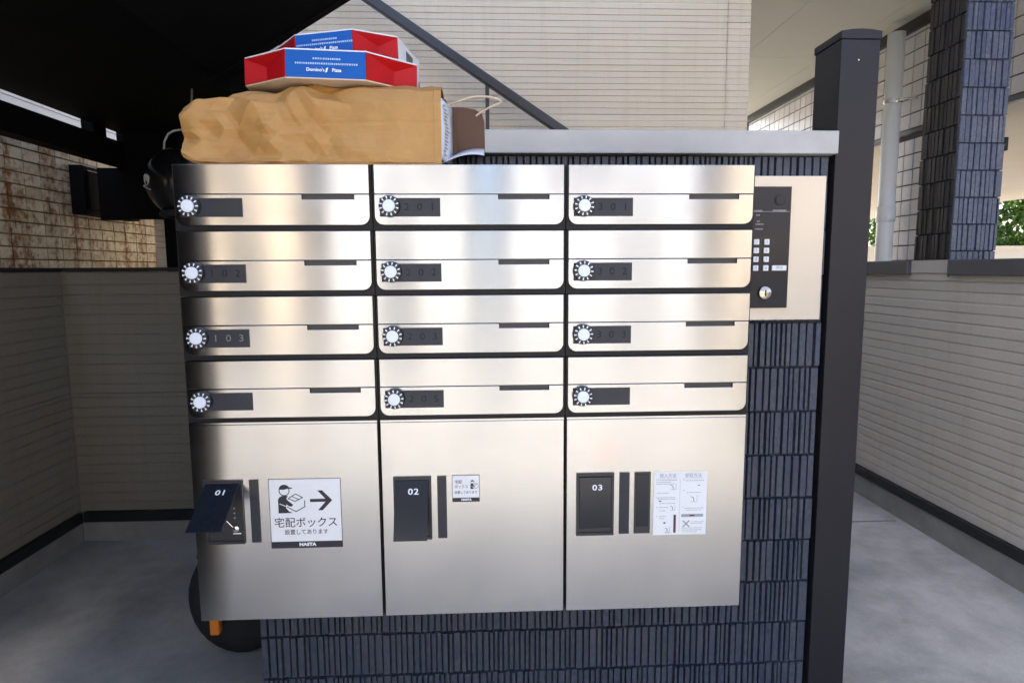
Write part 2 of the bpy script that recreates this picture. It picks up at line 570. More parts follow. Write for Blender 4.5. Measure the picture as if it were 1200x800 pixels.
PX0, PX1, PY0, PY1 = 2.383, 2.575, 1.205, 1.415
pl = thing('tiled_pillar', 'square pillar with blue ribbed tiles and black side rising from the fence', 'pillar', (2.48, 1.31, 0))
MB().box(PX0 + .009, PX1 - .009, PY0 + .009, PY1 - .009, 1.08, 2.70).build('core', 'tile_grout', pl)
ribs(pl, 'X', PX0 + .003, PX1 - .003, 1.0595, .1025, 2.70, PY0 + .009, -1, 'pillar_tile', seed=5, widths=(.018, .0215, .024))
ribs(pl, 'Y', PY0 + .004, PY1 - .004, 1.129, .1025, 2.70, PX0 + .009, -1, 'dark_tile', seed=6, widths=(.018, .0215, .024))
sd = MB().box(XR - .005, XR + .012, 1.197, 1.423, 1.0762, 1.128).build('siding_insert', 'siding_fence', pl)
lamp = thing('pillar_lamp', 'small black fixture on the side of the blue tiled pillar', 'lamp', (2.585, 1.25, 1.56))
MB().lathe([(.012, 0), (.018, .004), (.018, .012), (.010, .016)], 16, 'X', (2.576, 1.24, 1.575)).build('mount', 'black_metal', lamp, smooth=True)
MB().box(2.590, 2.606, 1.228, 1.252, 1.548, 1.60).build('housing', 'black_metal', lamp, .004)

# ---- white tiled neighbour on the right: raised storey on a column
XN = 3.33
nb = thing('tiled_neighbour', 'neighbouring building faced with square white tiles, raised over an open ground floor', 'building', (4.5, 3.5, 0))
MB().box(XN + .01, 7.5, -.6, 10.5, 1.992, 6.0).build('raised_storey', 'grout_dark', nb)
MB().box(XN + .03, 7.5, -.6, 10.5, 1.965, 1.991).build('soffit', 'soffit_warm', nb)
MB().box(XN - .004, XN + .029, -.6, 10.5, 1.955, 1.985).build('drip_edge', 'cap_grey', nb)
MB().box(XN + .01, XN + .19, 2.55, 3.02, 0, 1.964).build('column', 'grout_dark', nb)
tl = {}
def wall_tiles(parent, fixed, y0, ny, z0, nz, w, h, gap, mat, d=.006, key='t'):
    if key not in tl:
        tl[key] = MB().add([(0, 0, 0), (0, w - gap, 0), (0, w - gap, h - gap), (0, 0, h - gap),
                            (-d, .0012, .0012), (-d, w - gap - .0012, .0012), (-d, w - gap - .0012, h - gap - .0012), (-d, .0012, h - gap - .0012)],
                           [(0, 1, 5, 4), (1, 2, 6, 5), (2, 3, 7, 6), (3, 0, 4, 7), (4, 5, 6, 7)]).mesh('tile', mat)
    for i in range(ny):
        for k in range(nz):
            o = bpy.data.objects.new('tile', tl[key]); COL.objects.link(o)
            o.parent = parent
            o.location = Vector((fixed + random.uniform(-.0006, .0006), y0 + i * w, z0 + k * h)) - offset(parent)
wall_tiles(nb, XN + .0095, 1.72, 38, 1.992, 7, .0975, .0975, .007, 'white_tile')
wall_tiles(nb, XN + .0095, 2.552, 5, 1.05, 9, .0938, .0975, .007, 'white_tile', key='t2')
dp = thing('downpipe', 'white round drainpipe clamped to the white tiled wall', 'pipe', (3.24, 2.94, 0))
MB().tube([(3.245, 2.94, 0), (3.245, 2.94, 2.60)], .052, 20).build('pipe', 'pipe_white', dp, smooth=True)
MB().lathe([(.052, -.05), (.058, -.048), (.058, .048), (.052, .05)], 20, 'Z', (3.245, 2.94, 1.45)).build('socket', 'pipe_white', dp, smooth=True)
cl = MB().lathe([(.0525, -.012), (.056, -.012), (.056, .012), (.0525, .012)], 20, 'Z', (3.245, 2.94, 2.17)).build('clamp', 'chrome', dp)
MB().tube([(3.245, 2.89, 2.17), (3.25, 2.83, 2.165), (3.30, 2.81, 2.165), (3.325, 2.81, 2.165)], .007, 8).build('clamp_arm', 'chrome', cl)

# ---- shrubs beyond the open ground floor
def shrub(x, y, r_, h, seed, label):
    rng = random.Random(seed)
    t = thing('shrub', label, 'shrub', (x, y, 0), 'shrubs beyond the open ground floor')
    st = MB()
    for k in range(5):
        a_ = rng.uniform(0, 6.28); l_ = rng.uniform(.2, .7) * r_
        st.tube([(x, y, 0), (x + math.cos(a_) * l_ * .4, y + math.sin(a_) * l_ * .4, h * .45), (x + math.cos(a_) * l_, y + math.sin(a_) * l_, h * .8)], [.03, .02, .008], 6)
    st.build('trunk', 'bark', t)
    lf = MB()
    clumps = [(rng.uniform(-1, 1) * r_ * .75, rng.uniform(-1, 1) * r_ * .5, rng.uniform(.25, 1) * h, rng.uniform(.2, .38) * r_) for _ in range(40)]
    for k in range(5200):
        cx_, cy_, cz_, cr_ = rng.choice(clumps)
        d = Vector((rng.gauss(0, 1), rng.gauss(0, 1), rng.gauss(0, 1))).normalized() * cr_ * rng.random() ** .4
        p = Vector((x + cx_, y + cy_, cz_)) + d
        n_ = Vector((rng.gauss(0, 1), rng.gauss(0, 1), rng.gauss(.6, 1))).normalized()
        u_ = n_.orthogonal().normalized(); w_ = n_.cross(u_); s_ = rng.uniform(.05, .09)
        lf.add([p - u_ * s_, p + w_ * s_ * .5, p + u_ * s_, p - w_ * s_ * .5], [(0, 1, 2, 3)])
    lf.build('crown', 'leaf', t)
shrub(8.2, 12.2, 1.3, 3.2, 1, 'leafy green shrub seen past the white drainpipe')
shrub(10.0, 12.4, 1.3, 3.2, 2, 'leafy green shrub hidden behind the blue tiled pillar')
shrub(11.6, 12.2, 1.3, 3.2, 3, 'bright green shrub seen to the side of the blue tiled pillar')
shrub(13.3, 12.3, 1.3, 3.3, 4, 'bright green shrub farthest from the drainpipe')
lw = thing('garden_wall', 'low warm beige garden wall in front of the green shrubs', 'wall', (11, 11.3, 0))
MB().box(6.5, 15, 11.2, 11.36, 0, 1.45).build('wall', 'soffit_warm', lw)
MB().box(6.48, 15.02, 11.17, 11.39, 1.45, 1.52).build('cap', 'opposite_wall', lw)

# ---- left fences under the stairs
XL = -1.10
fl = thing('side_fence', 'shaded beige siding fence below the rust-stained tile wall', 'fence', (XL, .8, 0))
MB().box(XL - .10, XL - .013, -.72, 1.36, 0, 1.10).build('wall_core', 'concrete_base', fl)
siding(fl, 'Y', XL, 1, -.72, 1.36, .125, 1.10, .0395, 'siding_shaded', panel_h=.49, gw=.008, gd=.0034)
MB().box(XL - .12, XL + .012, -.72, 1.37, 1.101, 1.116).build('cap', 'trim_black', fl)
MB().box(XL - .011, XL + .016, -.72, 1.344, .082, .1235).build('base_trim', 'trim_black', fl, .003)
MB().box(XL - .0115, XL + .008, -.72, 1.35, 0, .081).build('plinth', 'concrete_base', fl)
YB = 1.36
fb = thing('end_fence', 'shaded beige siding fence closing off the space under the stairs', 'fence', (-.7, YB, 0))
MB().box(XL - .10, -.2, YB + .013, YB + .10, 0, 1.10).build('wall_core', 'concrete_base', fb)
siding(fb, 'X', YB, -1, XL + .001, -.2, .125, 1.10, .0395, 'siding_shaded', panel_h=.49, gw=.008, gd=.0034)
MB().box(XL + .0125, -.2, YB - .012, YB + .12, 1.101, 1.116).build('cap', 'trim_black', fb)
MB().box(XL + .0165, -.2, YB - .016, YB + .011, .082, .1235).build('base_trim', 'trim_black', fb, .003)
MB().box(XL + .0085, -.2, YB - .008, YB + .0115, 0, .081).build('plinth', 'concrete_base', fb)

# ---- rust stained tile wall
XS = -1.32
sw = thing('stained_wall', 'pale tile wall streaked with brown rust beyond the side fence', 'wall', (XS, 2, 0))
MB().box(XS - .12, XS, -1.0, 6.0, 0, 1.66).build('backing', 'stained_grout', sw)
wall_tiles_dir = None
me_t = MB().add([(0, 0, 0), (0, .0965, 0), (0, .0965, .0455), (0, 0, .0455), (.006, .001, .001), (.0055, .0955, .001), (.006, .0955, .0445), (.0065, .001, .0445)],
                [(0, 1, 5, 4), (1, 2, 6, 5), (2, 3, 7, 6), (3, 0, 4, 7), (4, 5, 6, 7)]).mesh('tile', 'stained_tile')
for i in range(22):
    for k in range(12):
        y_, z_ = 1.02 + i * .1, 1.055 + k * .05
        o = bpy.data.objects.new('tile', me_t); COL.objects.link(o); o.parent = sw
        o.location = Vector((XS + random.uniform(-.001, .001), y_, z_)) - offset(sw)
        o.rotation_euler = (random.uniform(-.01, .01), 0, random.uniform(-.012, .012))
mt = thing('meter_box', 'flat black box fixed to the rust-stained tile wall', 'box', (XS, 2.0, 1.36))
MB().box(XS + .006, XS + .07, 1.80, 2.25, 1.362, 1.585).build('case', 'stair_black', mt, .006)
MB().box(XS + .0702, XS + .078, 1.825, 2.225, 1.385, 1.562).build('door', 'stair_black', mt, .004)

# ---- neighbour's pale siding house seen through the slit
nl = thing('pale_house', "pale blue-white sided house glimpsed through the slit beneath the stair landing", 'building', (-3.2, 2, 0))
hw = MB().box(-6, -2.613, -1.5, 7, 0, 6).build('wall', 'neighbour_siding', nl)
siding(hw, 'Y', -2.6, 1, -1.5, 7, 1.0, 4.0, .055, 'neighbour_siding', seams=(2.35, 2.75), panel_h=.5, gw=.008, gd=.006)

# ---- black steel staircase
LZ = 1.722
st = thing('staircase', 'black steel outdoor staircase with landing over the dark corner', 'staircase', (-.4, 1, 0))
MB().box(-1.08, -.255, -.90, 1.93, LZ, LZ + .09).build('landing', 'stair_black', st)  # unseen front part lengthened to keep light out of the corner
MB().box(-1.13, -1.06, -.9, 1.93, 1.578, 1.678).build('side_beam', 'stair_black', st)
for y_ in (1.60, .2, -.8):
    MB().box(-1.12, -1.07, y_, y_ + .09, 1.679, LZ + .05).build('bracket', 'stair_black', st)
MB().box(-1.115, -1.075, 1.845, 1.90, 1.679, LZ + .05).build('bracket', 'stair_black', st)
MB().box(-1.06, -.90, 1.80, 1.84, 1.34, LZ - .001).build('downstand_panel', 'stair_black', st)
MB().box(-1.22, -1.061, 1.855, 1.895, 1.34, 1.577).build('downstand_panel', 'stair_black', st)
MB().box(-.93, -.845, 1.85, 1.93, 0, LZ - .001).build('post', 'stair_black', st)
SL = .60
def und(x): return LZ - .025 + SL * (x + .255)
X2 = .95
# upper flight, rising to the right
MB().prism([(-.254, LZ - .02), (X2, und(X2)), (X2, und(X2) + .10), (-.254, LZ + .09)], .02, .87).build('flight_soffit', 'stair_black', st)
for k, y_ in enumerate((-.02, .872)):
    MB().prism([(-.30, und(-.30)), (X2, und(X2)), (X2, und(X2) + .26), (-.30, und(-.30) + .26)], y_, y_ + .038).build('stringer', 'stair_black', st)
n = 6
for k in range(n):
    x_ = -.24 + k * .20
    MB().box(x_, x_ + .215, .021, .869, und(x_) + .13 + .10, und(x_) + .16 + .10).build('step', 'stair_black', st)
MB().box(X2 + .001, 1.60, -.02, .91, und(X2) + .1, und(X2) + .25).build('gallery', 'stair_black', st)
# lower flight, going down to the right along the siding wall
def low(x): return LZ + .05 - .63 * (x + .255)
for y_ in (.955, 1.86):
    MB().prism([(-.254, low(-.254) - .16), (1.75, low(1.75) - .16), (1.75, low(1.75) + .05), (-.254, low(-.254) + .05)], y_, y_ + .035).build('stringer', 'stair_black', st)
for k in range(9):
    x_ = -.235 + k * .22
    MB().box(x_, x_ + .235, .992, 1.858, low(x_ + .11) - .03, low(x_ + .11)).build('step', 'stair_black', st)
MB().box(1.50, 1.87, .95, 1.96, 0, .48).build('step_base', 'concrete_base', st)
hr = MB()
def rail(x): return 2.345 - .655 * x - .008
hr.prism([(-.75, rail(-.25)), (-.25, rail(-.25)), (1.62, rail(1.62)), (1.62, rail(1.62) + .052), (-.25, rail(-.25) + .052), (-.75, rail(-.25) + .052)], 1.83, 1.872)
hr = hr.build('handrail', 'rail_grey', st, .006)
for x_ in (-.35, .587, 1.5):
    MB().box(x_ - .009, x_ + .009, 1.842, 1.86, low(x_) if x_ > -.3 else LZ + .09, (rail(max(x_, -.25)) + .004)).build('handrail_post', 'rail_grey', hr)

# ---- unseen dark screen added to shade the left corner, and houses over the road
gw = thing('shade_screen', 'unseen dark boarded screen added under the landing front to shade the corner', 'wall', (-.65, -.8, 0))
for k in range(6):
    z_ = .03 + k * .281
    MB().box(-1.04, -.300, -.77, -.75, z_, z_ + .274).build('board', 'post_brown', gw)
MB().box(-1.04, -.304, -.86, -.7705, 0, 1.721).build('backing', 'trim_black', gw)
def house(x0, x1, y, d, h, mat, label, wins):
    t = thing('house', label, 'building', ((x0 + x1) / 2, y - d / 2, 0), 'houses across the road')
    w = MB().box(x0, x1, y - d, y, 0, h).build('wall', mat, t)
    MB().prism([(x0 - .4, h), (x1 + .4, h), ((x0 + x1) / 2 + 1.2, h + 1.5), ((x0 + x1) / 2 - 1.2, h + 1.5)], y - d - .4, y + .4).build('roof', 'roof_dark', t)
    for wx, wz, ww, wh in wins:
        f = MB().box(wx, wx + ww, y + .002, y + .06, wz, wz + wh).build('window', 'window_frame', t)
        MB().box(wx + .06, wx + ww - .06, y + .061, y + .066, wz + .06, wz + wh - .06).build('pane', 'glass_dark', f)
house(-15, -7.6, -13.2, 7, 5.0, 'opposite_white', 'white two-storey house with dark roof across the road', [(-11, .9, 1.6, 1.2), (-9.5, .9, 1.2, 1.2), (-10.5, 3.2, 1.6, 1.1)])
house(-6.9, -3.6, -13.0, 7, 5.2, 'opposite_wall', 'narrow warm cream house with dark roof across the road', [(-5.2, .0, .9, 2.1), (-6.3, 3.3, 1.6, 1.1)])
house(-3.0, .15, -13.4, 7, 5.2, 'opposite_white', 'white house with two doors across the road', [(-1.9, .0, .9, 2.0), (-.9, 3.3, .8, 1.1)])
house(1.2, 5.6, -13.4, 7, 5.0, 'opposite_pale', 'pale grey house facing the mailbox wall across the road', [(3.6, .9, 1.2, 1.2), (2.0, 3.2, 1.6, 1.1)])
house(6.3, 14, -13.2, 7, 5.3, 'opposite_wall', 'wide cream house with dark roof across the road', [(8.6, .8, 2.2, 1.4), (10.0, 3.4, 1.6, 1.1)])
# ================================================================== MAILBOX WALL
TY = .163
mw = thing('mailbox_wall', 'freestanding wall in dark blue ribbed tiles with pale grey coping', 'wall', (.7, .22, 0))
MB().box(.055, 1.306, TY, .30, 0, 1.336).build('core', 'tile_grout', mw)
MB().box(.035, 1.3115, .135, .32, 1.3375, 1.3845).build('coping', 'coping', mw, .002)
ribs(mw, 'X', .056, 1.305, .0858 - .0996, .0996, 1.3365, TY, -1, 'blue_tile',
     pick=lambda u, z: u > 1.075 or (z < .40 and z > .05 and u > .78), seed=11, widths=(.0105, .0125, .0145, .0175))
ps = thing('gate_post', 'dark brown square metal post at the end of the blue tiled wall', 'post', (1.355, .2, 0))
MB().box(1.3125, 1.3965, .148, .252, 0, 1.572).build('post', 'post_brown', ps, .002)
cap_o = MB()
prof = [(0, 0), (.012, .004), (.042, .007), (.072, .004), (.084, 0)]
cap_o.prism([(1.3105, 1.572), (1.3985, 1.572), (1.3985, 1.588), (1.376, 1.5915), (1.3545, 1.5925), (1.333, 1.5915), (1.3105, 1.588)], .146, .254).build('cap', 'post_brown', ps, .0015)
MB().lathe([(.0018, .1472), (.0018, .1481)], 10, 'Y', (1.351, 0, 1.53)).build('rivet', 'chrome', ps)

# ---- intercom
ic = thing('intercom_panel', 'cream metal plate with black keypad intercom beside the mailboxes', 'intercom', (1.2, .14, .99))
MB().box(1.03, 1.2945, .146, .154, .988, 1.2935).build('plate', 'champagne_plate', ic, .0008)
un = MB().box(1.110, 1.2165, .1375, .1459, 1.0145, 1.2705).build('unit', 'smoked_plastic', ic, .001)
MB().box(1.112, 1.2145, .1362, .1374, 1.170, 1.2685).build('display_glass', 'glass_dark', un)
lens = MB().lathe([(.0088, .1352), (.0104, .1342), (.0116, .1345), (.0116, .1361)], 26, 'Y', (1.191, 0, 1.2425)).build('camera_ring', 'label_plate', ic, smooth=True)
MB().lathe([(.0085, .1340), (.0086, .1351)], 24, 'Y', (1.191, 0, 1.2425)).build('camera_lens', 'glass_dark', lens)
tx = MB()
tx.box(1.128, 1.2125, .1356, .1361, 1.2178, 1.2188)
rr = random.Random(4)
for (x0, x1, z) in ((1.130, 1.152, 1.220), (1.176, 1.205, 1.2205), (1.141, 1.149, 1.211), (1.143, 1.148, 1.198), (1.140, 1.158, 1.192), (1.139, 1.156, 1.182)):
    x = x0
    while x < x1:
        w = rr.uniform(.0012, .0026); tx.box(x, x + w, .1354, .1361, z - .0014, z + .0014); x += w + .0009
tx.build('legend', 'ink_grey', un)
for c, bx in enumerate((1.1225, 1.1435, 1.1655)):
    for r_, bz in enumerate((1.155, 1.137, 1.1185, 1.100)):
        k = MB().box(bx - .0058, bx + .0058, .1335, .1374, bz - .0058, bz + .0058).build('key', 'white_ink', ic, .0012)
        lab = '123456789*0#'[r_ * 3 + c]
        text('key_legend', lab, .008, 'ink_grey', k, (bx, .1332, bz))
k = MB().box(1.179, 1.2105, .1335, .1374, 1.0945, 1.1055).build('call_button', 'white_ink', ic, .0012)
text('key_legend', '呼出', .0075, 'ink_grey', k, (1.1948, .1332, 1.100))
kc = MB().lathe([(.0145, .1374), (.0145, .1335), (.0125, .1318), (.0005, .1315)], 28, 'Y', (1.166, 0, 1.047)).build('key_cylinder', 'brass_key', ic, smooth=True)
MB().box(1.1645, 1.1675, .1306, .1313, 1.0405, 1.0535).build('keyhole', 'black_plastic', kc)

# ---- mailboxes
ZT = 1.2927
BW, BH = .36, .12
def corner(cx, cz, r_, a0, n=6):
    return [(cx + r_ * math.cos(R(a0 + 90 * i / n)), cz + r_ * math.sin(R(a0 + 90 * i / n))) for i in range(n + 1)]
mbx = thing('mailbox', '', 'mailbox')
MB().box(.0008, .3592, .006, .150, .0008, .1192).build('body', 'black_metal', mbx, loc=(0, 0, 0))
MB().prism([(.0045, .0668), (.3555, .0668), (.3555, .1194), (.0045, .1194)], 0, .0055).build('flap', 'stainless', mbx, .0007, loc=(0, 0, 0))
rr_ = .0165
door = [(.0045, .0656), (.2326, .0656), (.2326, .057), (.328, .057), (.328, .0656), (.3555, .0656)]
door += [(x, z) for x, z in corner(.3555 - rr_, .0105 + rr_, rr_, 0)][::-1] if False else []
low_r = [(.3555 - rr_ + rr_ * math.cos(R(-i * 15)), .0105 + rr_ + rr_ * math.sin(R(-i * 15))) for i in range(7)]
low_l = [(.0045 + rr_ + rr_ * math.cos(R(-90 - i * 15)), .0105 + rr_ + rr_ * math.sin(R(-90 - i * 15))) for i in range(7)]
MB().prism(door + low_r + low_l, .0002, .0055).build('door', 'stainless', mbx, .0007, loc=(0, 0, 0))
MB().box(.2335, .3271, .0045, .0058, .0566, .0662).build('pull_slot', 'black_plastic', mbx, loc=(0, 0, 0))
MB().box(.0142, .1255, -.0014, .0001, .0255, .0592).build('label_plate', 'label_plate', mbx, .0004, loc=(0, 0, 0))
dial = MB().lathe([(.0196, 0), (.0196, -.005), (.0180, -.0085), (.0150, -.0095), (.0001, -.0095)], 32).build('dial', 'black_plastic', mbx, smooth=False, loc=(.0325, -.0015, .0441))
MB().lathe([(.0112, -.0096), (.0112, -.0125), (.0100, -.0135), (.0001, -.0136)], 26).build('dial_face', 'dial_white', dial, loc=(0, 0, 0))
tk = MB()
for k in range(12):
    a_ = 2 * math.pi * k / 12
    d = Vector((math.cos(a_), math.sin(a_))); q = Vector((-d.y, d.x))
    p1, p2 = d * .0128, d * .0178
    tk.prism([tuple(p1 - q * .0006), tuple(p2 - q * .0014), tuple(p2 + q * .0014), tuple(p1 + q * .0006)], -.0102, -.0060)
tk.build('dial_marks', 'white_ink', dial, loc=(0, 0, 0))

names = {(0, 0): '', (0, 1): '102', (0, 2): '103', (0, 3): '', (1, 0): '201', (1, 1): '202', (1, 2): '203', (1, 3): '205',
         (2, 0): '301', (2, 1): '302', (2, 2): '303', (2, 3): ''}
labels = {(0, 0): 'unnumbered brushed steel mailbox directly under the closed end of the paper bag',
          (0, 1): 'brushed steel mailbox with barely readable number, directly above the mailbox with pale digits',
          (0, 2): 'brushed steel mailbox with pale digits 103 on its plate',
          (0, 3): 'brushed steel mailbox with blank plate, directly above the locker whose flap is wide open',
          (1, 0): 'brushed steel mailbox numbered 201, directly under the open end of the paper bag',
          (1, 1): 'brushed steel mailbox numbered 202, second below the open end of the paper bag',
          (1, 2): 'brushed steel mailbox numbered 203, second above the locker with the small sticker',
          (1, 3): 'brushed steel mailbox numbered 205, directly above the locker with the small sticker',
          (2, 0): 'brushed steel mailbox numbered 301, beside the intercom camera',
          (2, 1): 'brushed steel mailbox numbered 302, beside the intercom keypad',
          (2, 2): 'brushed steel mailbox numbered 303, just below the intercom key cylinder',
          (2, 3): 'brushed steel mailbox with blank plate, directly above the locker with the instruction sheet'}
rng = random.Random(21)
first = True
for c in range(3):
    for r_ in range(4):
        o = mbx if first else copy_tree(mbx)
        first = False
        o.location = (c * BW, 0, ZT - (r_ + 1) * BH)
        o['label'] = labels[(c, r_)]
        o['group'] = 'mailboxes in the bank'
        o['_k'] = c * 4 + r_
boxes = sorted([o for o in bpy.data.objects if '_k' in o.keys()], key=lambda o: o['_k'])
for o in boxes:
    k = o['_k']; del o['_k']
    for ch in o.children:
        base = ch.name.split('.')[0]
        if base in ('flap', 'door'):
            ch.rotation_euler = (rng.uniform(-.004, .004), 0, rng.uniform(-.0035, .0035))
        if base == 'dial':
            ch.rotation_euler = (0, rng.uniform(0, 6.28), 0)
    t_ = names[(k // 4, k % 4)]
    for i, d in enumerate(t_):
        text('digit', d, .0185, 'label_digit_pale' if t_ == '103' else 'label_digit', o,
             o.location + Vector((.0640 + i * .0235, -.0017, .0424)), sx=1.15)

# ---- delivery lockers
LT, LB = ZT - .4806, ZT - .8758
lock = {}
for i, lab in enumerate(('brushed steel parcel locker 01 with its handle flap swung wide open',
                         'brushed steel parcel locker 02 with handle flap slightly ajar',
                         'brushed steel parcel locker 03 with closed handle and white instruction sheet')):
    x0 = i * BW
    t = thing('parcel_locker', lab, 'locker', (x0, 0, LB), 'parcel lockers below the mailboxes')
    MB().box(x0 + .001, x0 + .359, .0105, .150, LB, LT).build('body', 'black_metal', t)
    d = MB().box(x0 + .0028, x0 + .3572, 0, .010, LB + .001, LT - .002).build('door', 'stainless_stained' if i == 2 else 'stainless', t, .0009)
    d.rotation_euler = (0, 0, (-.002, .0015, .001)[i])
    MB().box(x0 + .003, x0 + .357, .001, .010, LT - .0015, LT + .0022).build('top_rail', 'stainless', t)
    hx0, hx1 = ((.024, .0975), (.385, .458), (.742, .8165))[i]
    hz0, hz1 = .5755, .7025
    hm = MB()
    for q in ((hx0, hx1, hz1 - .006, hz1), (hx0, hx1, hz0, hz0 + .006), (hx0, hx0 + .005, hz0 + .0061, hz1 - .0061), (hx1 - .005, hx1, hz0 + .0061, hz1 - .0061)):
        hm.box(q[0], q[1], -.0042, -.0003, q[2], q[3])
    h = hm.build('handle_frame', 'black_plastic', t, .0006)
    MB().box(hx0 + .0048, hx1 - .0048, -.0012, -.0004, hz0 + .0058, hz1 - .0058).build('recess_plate', 'black_plastic', h)
    fl_len = (.106, .112, .104)[i]; ang = (57, 21, 0)[i]
    fm = MB()
    fm.box(-.032, .032, -.0018, 0.0, -fl_len, 0)
    fx = (hx0 + hx1) / 2 - (.001 if i == 1 else 0)
    f = fm.build('handle_flap', 'flap_plastic', t, .0007, loc=Vector((fx, -.0032, hz1 - .0072)) - offset(t))
    f.rotation_euler = (R(-ang), 0, 0)
    me = text_mesh('0%d' % (i + 1), .0158, .00028, 1.25, 1.12)
    me.materials.clear(); me.materials.append(M['white_ink'])
    no = bpy.data.objects.new('number', me); COL.objects.link(no); no.parent = f
    no.location = (.004, -.0021, -.0215); no.rotation_euler = (R(90), 0, 0)
    if i == 0:
        kc = MB().lathe([(.0066, -.0012), (.0066, -.0048), (.0052, -.0058), (.0002, -.006)], 22, 'Y', (hx0 + .0575, 0, hz0 + .031)).build('key_cylinder', 'chrome', h, smooth=True)
        lv = MB().tube([(hx0 + .041, -.004, hz0 + .047), (hx0 + .053, -.004, hz0 + .034)], .0012, 8).build('lever', 'chrome', h)
        for k in range(3):
            MB().lathe([(.0016, -.0012), (.0016, -.0022)], 12, 'Y', (hx0 + .0555, 0, hz0 + .052 + k * .0095)).build('push_button', 'ink_grey', h)
        MB().box(hx0 + .051, hx0 + .066, -.0018, -.0013, hz0 + .0195, hz0 + .0215).build('legend', 'white_ink', h)
    bars = ([(.110, .1275)], [(.4695, .4875)], [(.8275, .8475), (.8575, .8895)])[i]
    for bx0, bx1 in bars:
        s_ = MB().box(bx0, bx1, -.0022, -.0003, .577, .7025).build('vertical_slot', 'black_plastic', t, .0005)
        if bx1 - bx0 > .03:
            MB().box(bx0 + .004, bx1 - .004, -.0040, -.0023, .592, .699).build('slot_cover', 'smoked_plastic', s_)
        else:
            MB().box(bx0 + .0025, bx1 - .0025, -.0029, -.0023, .580, .668 if i == 0 else .699).build('slot_cover', 'label_plate', s_)
    lock[i] = t

def courier(mb_b, mb_w, x, z, s, y):
    """pictogram of a courier with cap and parcel; (x, z) lower left, s = size; mb_b dark, mb_w white"""
    P = lambda u, w: (x + u * s, z + w * s)
    ring = circle_pts(*P(.24, .80), .17 * s, 24)
    stroke(mb_b, ring, .028 * s, y, y + .0003, True)
    mb_b.prism([P(.06, .86), P(.09, .95), P(.17, 1.01), P(.27, 1.02), P(.36, .98), P(.40, .93), P(.52, .90), P(.50, .87), P(.38, .88), P(.24, .84), P(.15, .84)], y - .0001, y + .0003)
    mb_b.prism([P(.02, .0), P(.02, .50), P(.08, .58), P(.16, .62), P(.36, .62), P(.30, .52), P(.34, .46), P(.52, .30), P(.48, .23), P(.38, .25), P(.30, .32), P(.28, .18), P(.38, .06), P(.50, .01)], y - .00005, y + .0003)
    for a_ in ([P(.36, .52), P(.62, .68), P(.86, .55), P(.60, .42)],):
        stroke(mb_b, a_, .026 * s, y, y + .0003, True)
    stroke(mb_b, [P(.48, .60), P(.74, .48)], .022 * s, y, y + .0003)
    stroke(mb_b, [P(.32, .22), P(.62, .05), P(.92, .22), P(.92, .44)], .028 * s, y, y + .0003)
    stroke(mb_w, [P(.07, .34), P(.30, .24)], .022 * s, y - .0003, y - .0001)

# large sticker on locker 01
def sticker(parent, x0, x1, z0, z1, tilt=0):
    s = MB().box(x0, x1, -.0007, -.0001, z0, z1).build('sticker', 'ink_black', parent)
    return s
t = lock[0]
sx0, sx1, sz0, sz1 = .1462, .2838, .5635, .7030
s = sticker(t, sx0, sx1, sz0, sz1)
MB().box(sx0 + .0012, sx1 - .0012, -.0010, -.0008, sz0 + .0135, sz1 - .0012).build('white_field', 'paper_white', s)
mb_b, mb_w = MB(), MB()
courier(mb_b, mb_w, sx0 + .016, .6345, .056, -.0013)
mb_b.prism([(sx0 + .078, .6620), (sx0 + .1075, .6620), (sx0 + .0925, .6790), (sx0 + .1015, .6790), (sx0 + .1205, .6590), (sx0 + .1015, .6390), (sx0 + .0925, .6390), (sx0 + .1075, .6560), (sx0 + .078, .6560)], -.0013, -.00101)
mb_b.build('pictogram', 'ink_black', s); mb_w.build('pictogram_line', 'paper_white', s)
text('lettering', '宅配ボックス', .021, 'ink_black', s, ((sx0 + sx1) / 2, -.0012, .6140), .0001, fit=.1195)
text('lettering', '設置してあります', .0112, 'ink_black', s, ((sx0 + sx1) / 2, -.0012, .5955), .00005, fit=.0830)
text('brand_lettering', 'NASTA', .0088, 'white_ink', s, ((sx0 + sx1) / 2 + .001, -.0009, sz0 + .0069), .00045, fit=.0325)
# small sticker on locker 02
t = lock[1]
sx0, sx1, sz0, sz1 = .4985, .5520, .6495, .7035
s = sticker(t, sx0, sx1, sz0, sz1)
MB().box(sx0 + .0009, sx1 - .0009, -.0010, -.0008, sz0 + .0085, sz1 - .0009).build('white_field', 'paper_white', s)
mb_b, mb_w = MB(), MB()
courier(mb_b, mb_w, sx0 + .0352, .6755, .0175, -.0013)
mb_b.build('pictogram', 'ink_black', s); mb_w.build('pictogram_line', 'paper_white', s)
text('lettering', '宅配', .0078, 'ink_black', s, (sx0 + .0125, -.0012, .6895), 0, fit=.0140)
text('lettering', 'ボックス', .0078, 'ink_black', s, (sx0 + .0180, -.0012, .6800), 0, fit=.0255)
text('lettering', '設置してあります', .0062, 'ink_black', s, (sx0 + .0268, -.0012, .6685), 0, fit=.0440)
text('brand_lettering', 'NASTA', .0055, 'white_ink', s, (sx0 + .0275, -.0009, sz0 + .0044), .0003, fit=.0200)
